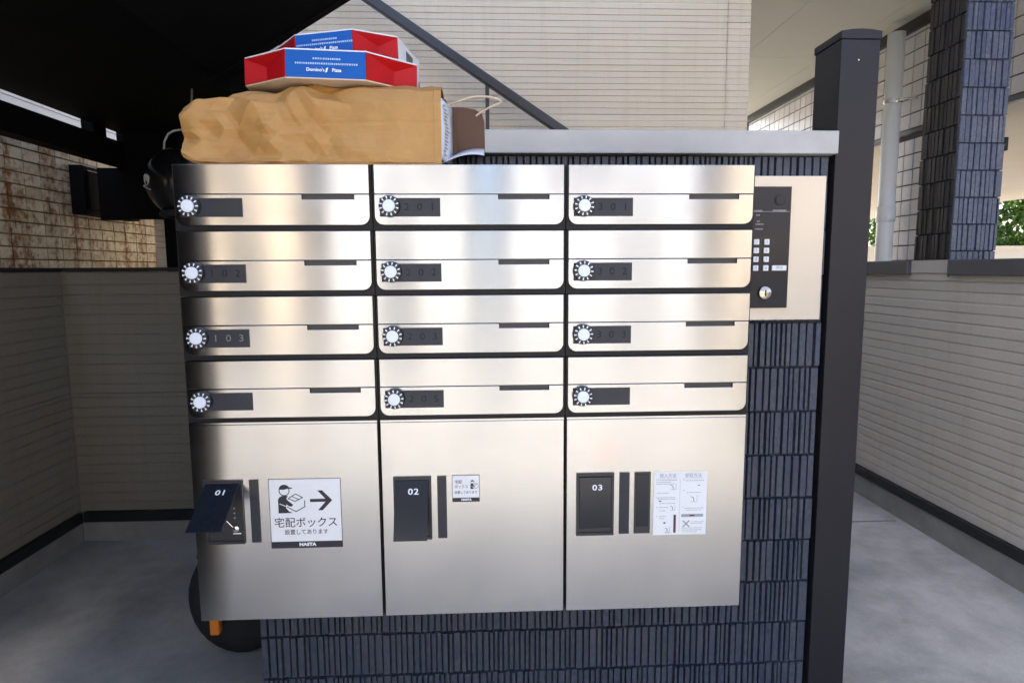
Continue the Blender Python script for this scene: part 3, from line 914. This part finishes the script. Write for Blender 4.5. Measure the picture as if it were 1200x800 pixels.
# instruction sheet on locker 03
t = lock[2]
ix0, ix1, iz0, iz1 = .8965, 1.0025, .5720, .7015
s = MB().box(ix0, ix1, -.0007, -.0001, iz0, iz1).build('instruction_sheet', 'paper_white', t)
text('lettering', '預入方法', .0098, 'ink_grey', s, (ix0 + .0275, -.0010, iz1 - .0085), 0, fit=.0330)
text('lettering', '受取方法', .0098, 'ink_grey', s, (ix0 + .0785, -.0010, iz1 - .0085), 0, fit=.0330)
pr = MB(); pk = MB(); rr = random.Random(9)
def line(mb, x, z, w, h=.0011):
    e = x + w
    while x < e:
        q = rr.uniform(.0018, .0052); q = min(q, e - x)
        mb.box(x, x + q, -.0010, -.00071, z, z + h); x += q + .0010
for (x, z, w) in ((.004, .0165, .042), (.004, .0205, .030), (.004, .0240, .038), (.006, .0430, .024), (.004, .0520, .040), (.008, .0555, .036), (.012, .0640, .032), (.005, .0720, .003), (.011, .0720, .018), (.011, .0790, .014), (.005, .0905, .003), (.011, .0905, .015), (.011, .0950, .012), (.024, .1245, .012),
                  (.058, .0165, .003), (.064, .0180, .036), (.058, .0380, .003), (.066, .0425, .028), (.058, .0720, .003), (.063, .0745, .038), (.066, .0785, .030), (.076, .1030, .026), (.076, .1065, .022), (.058, .1155, .040), (.058, .1195, .040), (.058, .1235, .030)):
    line(pr, ix0 + x, iz1 - z - .0008, w)
pr.box(ix0 + .0520, ix0 + .0524, -.0010, -.00071, iz0 + .006, iz1 - .015)
pr.box(ix0 + .004, ix0 + .047, -.0010, -.00071, iz1 - .0143, iz1 - .0140)
pr.box(ix0 + .057, ix0 + .101, -.0010, -.00071, iz1 - .0143, iz1 - .0140)
pr.box(ix0 + .056, ix0 + .100, -.0010, -.00071, iz1 - .0930, iz1 - .0870)
for cx_, cz_, s_ in ((.038, .030, .006), (.080, .055, .007), (.038, .073, .005), (.028, .118, .005)):
    stroke(pk, [(ix0 + cx_ - s_ * .8, iz1 - cz_ + s_ * .6), (ix0 + cx_, iz1 - cz_ + s_ * .2), (ix0 + cx_ + s_ * .1, iz1 - cz_ - s_)], .0009, -.0010, -.00071)
    stroke(pr, [(ix0 + cx_ + s_, iz1 - cz_ + s_), (ix0 + cx_ + s_, iz1 - cz_ - s_), (ix0 + cx_ - s_, iz1 - cz_ - s_)], .0006, -.0010, -.00071)
stroke(pr, [(ix0 + .060, iz1 - .101), (ix0 + .072, iz1 - .113)], .0028, -.0010, -.00071)
stroke(pr, [(ix0 + .072, iz1 - .101), (ix0 + .060, iz1 - .113)], .0028, -.00101, -.00071)
pk.box(ix0 + .0405, ix0 + .0455, -.0010, -.00071, iz0 + .0045, iz0 + .0415)
pk.box(ix0 + .0105, ix0 + .0155, -.0010, -.00071, iz1 - .0605, iz1 - .0585)
pk.box(ix0 + .0205, ix0 + .0245, -.0010, -.00071, iz0 + .0235, iz0 + .0265)
pk.box(ix0 + .088, ix0 + .092, -.0010, -.00071, iz1 - .029, iz1 - .0275)
pk.box(ix0 + .0725, ix0 + .0825, -.00112, -.0010, iz1 - .0912, iz1 - .0888)
pr.build('diagram', 'ink_grey', s); pk.build('diagram_dark', 'ink_black', s)
rd = MB().box(ix0 + .0435, ix0 + .0445, -.0012, -.00102, iz0 + .006, iz0 + .040).build('diagram_red', 'ink_red', s)

# ================================================================== THINGS ON TOP
# ---- paper bag lying on its side
bag = thing('paper_bag', 'crumpled brown kraft paper bag lying on the mailboxes, open end showing', 'bag', (.27, .09, ZT))
rng = random.Random(5)
BX0, BX1, BY0, BY1 = .018, .503, .010, .134
def lerp(a_, b_, t): return a_ + (b_ - a_) * t
from mathutils import noise as mn
def facet(a_, b_, sc, seed):
    """piecewise linear value noise on a triangle lattice: flat facets with sharp creases, like crumpled paper"""
    w1 = mn.noise(Vector((a_ * 9, b_ * 9, seed))) * .018; w2 = mn.noise(Vector((a_ * 9 + 7, b_ * 9, seed))) * .018
    x, y = (a_ + w1) * sc, (b_ + w2) * sc
    x += y * .5
    i, j = math.floor(x), math.floor(y)
    fx, fy = x - i, y - j
    def hv(p, q):
        return random.Random((p * 73856093) ^ (q * 19349663) ^ (seed * 83492791)).uniform(-1, 1)
    if fx > fy:
        return hv(i, j) * (1 - fx) + hv(i + 1, j) * (fx - fy) + hv(i + 1, j + 1) * fy
    return hv(i, j) * (1 - fy) + hv(i, j + 1) * (fy - fx) + hv(i + 1, j + 1) * fx
def crease(p, sc, seed):
    d, _ = mn.voronoi(p * sc + Vector((seed, seed * 1.7, seed * .6)))
    return min(d[1] - d[0], .55)
def bag_point(u, t):
    """u along the bag 0..1; t around the section 0..1 starting at the front bottom, up the front, over the top, down the back"""
    x = lerp(BX0, BX1, u)
    top = lerp(.112, .148, min(1, u / .42) ** .8)
    endf = min(1, u / .09)
    sq = .55 + .45 * math.sin(endf * math.pi / 2)          # closed end is pinched
    h = top * (.62 + .38 * sq)
    dz = .006 * (1 - sq) + (.012 * (1 - endf) ** 2)
    yc, hw = (BY0 + BY1) / 2, (BY1 - BY0) / 2
    hw *= .80 + .20 * sq
    pts = [(-1, 0), (-1.02, .08), (-1.0, .30), (-.985, .5), (-.985, .76), (-.80, .93), (-.45, 1.0), (.1, 1.02), (.7, 1.0), (1, .92), (1, .4), (.9, 0)]
    L = len(pts)
    q = t * L
    i = int(q) % L; fr = q - int(q)
    a_, b_ = pts[i], pts[(i + 1) % L]
    yy, zz = lerp(a_[0], b_[0], fr), lerp(a_[1], b_[1], fr)
    p = Vector((x, yc + yy * hw, dz + zz * h))
    k = Vector((p.x, p.y, p.z * 1.25))
    amp = 1.0 if u < .52 else max(.28, 1.0 - (u - .52) * 3.0)
    if u > .97: amp *= .5
    b_c = t * .56
    cr = facet(x, b_c, 17, 3) * .0125 + facet(x, b_c, 36, 5) * .0055 + facet(x * .5, b_c * 1.2, 70, 9) * .0008
    cr *= amp
    cr += .0012 * facet(x, b_c * .35, 30, 12)
    fold = max(0, 1 - abs(zz - .52) / .035) * .0010          # factory fold along the side
    if zz > .03:
        p.y += (-cr + fold) * (1 if yy < 0 else -1)
        p.z += cr * .55 * (1 if zz > .6 else .15)
    p.z = max(p.z, .0008)
    p.y = min(max(p.y, -.006), .1335)
    return p + Vector((0, 0, ZT))
BX1 = .489
NU, NTT = 190, 150
mb_ = MB()
for i in range(NU + 1):
    for j in range(NTT):
        mb_.v.append(bag_point(i / NU, j / NTT))
for i in range(NU):
    for j in range(NTT):
        mb_.f.append((i * NTT + j, i * NTT + (j + 1) % NTT, (i + 1) * NTT + (j + 1) % NTT, (i + 1) * NTT + j))
# folded closed end
k = len(mb_.v)
mb_.v.append(Vector((BX0 - .006, .07, ZT + .055)))
for j in range(NTT):
    mb_.f.append((j, (j + 1) % NTT, k))
bo = mb_.build('bag_body', 'kraft', bag)
mod = bo.modifiers.new('solid', 'SOLIDIFY'); mod.thickness = .0012; mod.offset = -1
MB().prism([(.486, ZT + .1465), (.492, ZT + .145), (.503, ZT + .118), (.512, ZT + .075), (.514, ZT + .030), (.486, ZT + .028)], .118, .1192).build('gusset_fold', 'kraft_inside', bag)
# back panel sticking out, inner side darker
bp = MB()
pp = [(.480, .040), (.565, .0405), (.5695, .052), (.5690, .105), (.5640, .1215), (.550, .1300), (.525, .1340), (.480, .1345)]
bp.prism([(x, ZT + z) for x, z in pp], .1335, .1348)
bpo = bp.build('back_panel', 'kraft_inside', bag)
# bottom panel curling inside
bm_ = MB()
for i in range(13):
    u = i / 12; x = lerp(.475, .568, u); z = ZT + .012 + .020 * math.sin(u * 2.2) + .014 * u
    bm_.v += [Vector((x, .030 + .05 * u, z - .012)), Vector((x, .132, z + .010))]
bm_.f = [(2 * i, 2 * i + 1, 2 * i + 3, 2 * i + 2) for i in range(12)]
q = bm_.build('bottom_panel', 'box_white', bag, smooth=True)
mod = q.modifiers.new('solid', 'SOLIDIFY'); mod.thickness = .0008
cords = [[(.500, .128, .138), (.520, .122, .1435), (.545, .118, .1500), (.570, .115, .1505), (.590, .113, .1470), (.602, .112, .1415), (.598, .1135, .1365), (.583, .118, .1320), (.566, .126, .1250), (.552, .1325, .1170)]]
for cd in cords:
    pts = [Vector((x, y, ZT + z)) for x, y, z in cd]
    sm = []
    for i in range(len(pts) - 1):
        p0, p1, p2, p3 = pts[max(i - 1, 0)], pts[i], pts[i + 1], pts[min(i + 2, len(pts) - 1)]
        for s_ in range(5):
            t_ = s_ / 5
            sm.append(.5 * ((2 * p1) + (p2 - p0) * t_ + (2 * p0 - 5 * p1 + 4 * p2 - p3) * t_ ** 2 + (3 * p1 - p0 - 3 * p2 + p3) * t_ ** 3))
    sm.append(pts[-1])
    MB().tube(sm, .0022, 8).build('handle', 'box_card', bag, smooth=True)
mag = thing('magazine', 'curved printed white paper stuffed in the open end of the paper bag', 'magazine', (.47, .08, ZT + .01))
mm_ = MB()
for i in range(11):
    v_ = i / 10
    z = ZT + .014 + .112 * v_
    bulge = .022 * math.sin(math.pi * v_) ** .8
    mm_.v += [Vector((.40, .022 + bulge * .3, z)), Vector((.487, .020 + .004 * v_, z)), Vector((.492 + bulge * .45, .05 + bulge, z)), Vector((.505, .112, z))]
for i in range(10):
    for j in range(3):
        a_ = i * 4 + j
        mm_.f.append((a_, a_ + 1, a_ + 5, a_ + 4))
q = mm_.build('pages', 'box_white', mag, smooth=True)
mod = q.modifiers.new('solid', 'SOLIDIFY'); mod.thickness = .004
pp_ = MB(); rr = random.Random(2)
for k in range(15):
    z = ZT + .022 + k * .0064
    v_ = (z - ZT - .014) / .112; bulge = .022 * math.sin(math.pi * v_) ** .8
    pA = Vector((.487, .020 + .004 * v_, z)); pB = Vector((.492 + bulge * .45, .05 + bulge, z))
    n_ = Vector((.0026, -.0012, 0))
    a0, a1 = rr.uniform(.25, .45), rr.uniform(.6, .85)
    A, B = pA.lerp(pB, a0) + n_, pA.lerp(pB, a1) + n_
    pp_.add([A, B, B + Vector((0, 0, .003)), A + Vector((0, 0, .003))], [(0, 1, 2, 3)])
pp_.build('print', 'ink_grey', mag)

# ---- two pizza boxes with chamfered corners
def pizza_box(label, loc, rotz, tilt, W, D, H, ch, front):
    t = thing('pizza_box', label, 'box', (0, 0, 0), 'pizza boxes on the paper bag')
    hw = front / 2
    y1 = D
    out = [(-hw, 0), (hw, 0), (W / 2, ch), (W / 2, y1 - ch), (hw, y1), (-hw, y1), (-W / 2, y1 - ch), (-W / 2, ch)]
    n = 8
    base = MB()
    base.add([(x, y, 0) for x, y in out] + [(x, y, .0022) for x, y in out], [tuple(range(n - 1, -1, -1)), tuple(range(n, 2 * n))] + [(i, (i + 1) % n, (i + 1) % n + n, i + n) for i in range(n)])
    base.build('tray_bottom', 'box_card', t, loc=(0, 0, 0))
    lid = MB()
    lid.add([(x, y, H) for x, y in out] + [(x, y, H + .0022) for x, y in out], [tuple(range(n - 1, -1, -1)), tuple(range(n, 2 * n))] + [(i, (i + 1) % n, (i + 1) % n + n, i + n) for i in range(n)])
    lid.build('lid', 'box_white', t, loc=(0, 0, 0))
    def panel(i, mat, inset_, name):
        a_, b_ = Vector((*out[i], 0)), Vector((*out[(i + 1) % n], 0))
        d = (b_ - a_).normalized(); nrm = Vector((d.y, -d.x, 0))
        z0, z1 = .0023, H - .0002
        if inset_:
            # gusset: the panel folds inwards along a crease from the upper outer corner
            out_i, in_i = (a_, b_) if abs(a_.x) > abs(b_.x) else (b_, a_)
            mid = out_i.lerp(in_i, .38) - nrm * .017
            vs_ = [out_i + Vector((0, 0, z0)), in_i + Vector((0, 0, z0)), in_i + Vector((0, 0, z1)), out_i + Vector((0, 0, z1 - .0005)),
                   mid + Vector((0, 0, z0 + .006)), mid + Vector((0, 0, z1 - .016)), out_i.lerp(in_i, .5) + Vector((0, 0, z1 - .0005))]
            fs = [(0, 1, 4), (1, 2, 5, 4), (2, 6, 5), (6, 3, 5), (3, 0, 4, 5)]
            o = MB().add(vs_, fs).build(name, mat, t, loc=(0, 0, 0))
            md = o.modifiers.new('solid', 'SOLIDIFY'); md.thickness = .0018
        else:
            e = .0004
            vs_ = [a_ + d * e, b_ - d * e, b_ - d * e - nrm * .0022, a_ + d * e - nrm * .0022]
            MB().add([v + Vector((0, 0, z0)) for v in vs_] + [v + Vector((0, 0, z1)) for v in vs_],
                     [(3, 2, 1, 0), (4, 5, 6, 7), (0, 1, 5, 4), (1, 2, 6, 5), (2, 3, 7, 6), (3, 0, 4, 7)]).build(name, mat, t, loc=(0, 0, 0))
    panel(0, 'box_blue', False, 'front_panel'); panel(4, 'box_blue', False, 'rear_panel')
    for i in (1, 3, 5, 7): panel(i, 'box_red', True, 'corner_panel')
    for i in (2, 6): panel(i, 'box_white', False, 'side_panel')
    MB().box(W / 2 + .0002, W / 2 + .0012, D * .42, D * .58, H * .25, H * .8).build('vent_slot', 'cap_grey', t, loc=(0, 0, 0))
    fp = [c for c in t.children if c.name.startswith('front_panel')][0]
    pr = MB(); rr = random.Random(6)
    for z, w in ((.71, .046), (.54, .108)):
        x = -w / 2
        while x < w / 2:
            q_ = rr.uniform(.0015, .0034)
            pr.box(x, x + q_, -.0006, -.0002, H * z - .0016, H * z + .0016); x += q_ + .0013
    pr.build('small_print', 'box_print', fp, loc=(0, 0, 0))
    for txt, cx_ in (("Domino's", -.0185), ('Pizza', .0190)):
        me = text_mesh(txt, .0082, .0002, 1.0)
        me.materials.clear(); me.materials.append(M['white_ink'])
        o = bpy.data.objects.new('brand_lettering', me); COL.objects.link(o); o.parent = fp
        o.location = (cx_, -.0004, H * .32); o.rotation_euler = (R(90), 0, 0)
    lg = MB(); lg.prism([(-.0015, H * .32 - .0045), (.0020, H * .32 - .0030), (.0040, H * .32 + .0045), (.0005, H * .32 + .0030)], -.0006, -.0002)
    lg.build('brand_emblem', 'white_ink', fp, loc=(0, 0, 0))
    t.location = loc; t.rotation_euler = (tilt[0], tilt[1], rotz)
    return t
pizza_box('blue and red pizza box resting directly on the paper bag', (.284, .006, 1.4425), R(3), (R(-1.2), R(.8), 0), .318, .30, .050, .060, .142)
pizza_box('blue and red pizza box stacked on top of the other pizza box', (.272, .052, 1.4975), R(-11), (R(-1.0), R(-2.0), 0), .250, .25, .042, .055, .112)

# ================================================================== UNDER THE STAIRS
he = thing('helmet', 'glossy black motorcycle helmet with white round emblem hanging under the stairs', 'helmet', (-.485, 1.10, 1.40))
HC = Vector((-.485, 1.10, 1.40))
sh = MB(); NA, NB = 22, 30
for i in range(NA + 1):
    th = math.pi * i / NA * .80
    for j in range(NB):
        ph = 2 * math.pi * j / NB
        d = Vector((math.sin(th) * math.cos(ph) * .112, math.sin(th) * math.sin(ph) * .135, math.cos(th) * .128))
        if i > NA * .7: d *= 1 - .012 * (i - NA * .7)
        sh.v.append(HC + d)
for i in range(NA):
    for j in range(NB):
        sh.f.append((i * NB + j, i * NB + (j + 1) % NB, (i + 1) * NB + (j + 1) % NB, (i + 1) * NB + j))
shell = sh.build('shell', 'helmet_shell', he, smooth=True)
MB().tube([HC + Vector((math.cos(k / 12 * 6.2832) * .066, math.sin(k / 12 * 6.2832) * .08, -.103)) for k in range(13)], .012, 8).build('rim', 'rubber', he, smooth=True)
em = MB()
def on_helmet(u, w, lift=.0012):
    """small angles from the camera-facing point"""
    d = Vector((-.55 + u, -.80, .04 + w)).normalized()
    k = 1 / math.sqrt((d.x / .112) ** 2 + (d.y / .135) ** 2 + (d.z / .128) ** 2)
    return HC + d * (k + lift)
pts = [on_helmet(.17 * math.cos(R(a_)), .17 * math.sin(R(a_)) + .02) for a_ in range(-230, 25, 15)]
em.tube(pts, .0022, 6)
for u, w, l_ in ((-.06, .10, .10), (.02, .11, .12), (.09, .08, .14)):
    em.tube([on_helmet(u, w), on_helmet(u + .02, w - l_)], .0055, 6)
em.tube([on_helmet(-.20, -.16), on_helmet(-.17, -.19)], .006, 6)
em.tube([on_helmet(-.13, -.215), on_helmet(.16, -.25)], .0022, 6)
em.build('emblem', 'cord_white', shell)
hk = MB()
hk.tube([(-.543, 1.095, 1.50), (-.535, 1.09, 1.545), (-.52, 1.09, 1.572), (-.50, 1.09, 1.582), (-.47, 1.09, 1.586), (-.44, 1.09, 1.62), (-.43, 1.09, 1.721)], .0035, 8).build('hanging_cord', 'cord_white', he, smooth=True)

# ---- scooter, nearly hidden behind the lockers
sc_ = thing('scooter', 'black motor scooter parked behind the lockers, only wheels and an orange lens visible', 'scooter', (0, 0, 0))
def wheel(y):
    tprof = [(.128, -.040), (.165, -.046), (.192, -.034), (.200, 0), (.192, .034), (.165, .046), (.128, .040)]
    w = MB().lathe(tprof, 30, 'X', (0, y, .20)).build('tyre', 'rubber', sc_, smooth=True, loc=(0, 0, 0))
    MB().lathe([(.126, -.03), (.05, -.034), (.05, .034), (.126, .03)], 24, 'X', (0, y, .20)).build('rim', 'cap_grey', w, loc=(0, 0, 0))
wheel(-.55); wheel(.50)
MB().tube([(0, -.55, .20), (0, -.50, .45), (0, -.36, .92)], [.025, .03, .028], 12).build('fork', 'black_metal', sc_, smooth=True, loc=(0, 0, 0))
fd = MB()
for k in range(11):
    a_ = R(52 + 11 * k)
    c_ = Vector((0, -.55 - math.cos(a_) * .225, .20 + math.sin(a_) * .225))
    fd.v += [c_ + Vector((-.062, 0, -.02)), c_ + Vector((-.04, 0, .008)), c_ + Vector((.04, 0, .008)), c_ + Vector((.062, 0, -.02))]
for k in range(10):
    for j in range(3):
        fd.f.append((k * 4 + j, k * 4 + j + 1, k * 4 + j + 5, k * 4 + j + 4))
q = fd.build('front_fender', 'scooter_paint', sc_, smooth=True, loc=(0, 0, 0)); md = q.modifiers.new('s', 'SOLIDIFY'); md.thickness = .004
MB().prism([(-.10, .34), (.10, .34), (.13, .62), (.09, .88), (-.09, .88), (-.13, .62)], -.40, -.335).build('leg_shield', 'scooter_paint', sc_, .02, loc=(0, 0, 0))
MB().box(-.15, .15, -.34, .12, .27, .34).build('floorboard', 'black_plastic', sc_, .015, loc=(0, 0, 0))
bd = MB()
secs = [(.08, .10, .30, .62), (.25, .15, .30, .70), (.48, .15, .36, .72), (.72, .10, .48, .74), (.84, .05, .60, .74)]
for y_, w_, z0_, z1_ in secs:
    bd.v += [Vector((-w_, y_, z0_)), Vector((w_, y_, z0_)), Vector((w_ * 1.1, y_, (z0_ + z1_) / 2)), Vector((w_ * .8, y_, z1_)), Vector((-w_ * .8, y_, z1_)), Vector((-w_ * 1.1, y_, (z0_ + z1_) / 2))]
for k in range(4):
    for j in range(6):
        bd.f.append((k * 6 + j, k * 6 + (j + 1) % 6, (k + 1) * 6 + (j + 1) % 6, (k + 1) * 6 + j))
bd.f += [tuple(range(5, -1, -1)), tuple(range(24, 30))]
bd.build('rear_body', 'scooter_paint', sc_, .02, loc=(0, 0, 0))
MB().prism([(-.13, .742), (.13, .742), (.11, .80), (-.11, .80)], .10, .78).build('seat', 'rubber', sc_, .02, loc=(0, 0, 0))
MB().box(.13, .20, .28, .62, .16, .27).build('engine', 'black_metal', sc_, .02, loc=(0, 0, 0))
MB().tube([(-.17, -.31, .98), (-.1, -.34, .97), (0, -.36, .93), (.1, -.34, .97), (.17, -.31, .98)], .015, 10).build('handlebar', 'black_metal', sc_, smooth=True, loc=(0, 0, 0))
for s_ in (-1, 1):
    MB().tube([(s_ * .18, -.305, .98), (s_ * .11, -.335, .975)], .021, 10).build('grip', 'rubber', sc_, smooth=True, loc=(0, 0, 0))
    MB().box(s_ * .093 - .017, s_ * .093 + .017, -.635, -.60, .11, .195).build('orange_reflector', 'orange_lens', sc_, .006, loc=(0, 0, 0))
MB().lathe([(.07, -.43), (.075, -.41), (.05, -.36)], 20, 'Y', (0, 0, .78)).build('headlight', 'chrome', sc_, smooth=True, loc=(0, 0, 0))
sc_.location = (.06, .93, 0)
sc_.rotation_euler = (0, 0, 0)
sc_.scale = (.74, .74, .85)
sc_.location = (.262, .565, 0)
sc_.rotation_euler = (0, 0, R(-90))
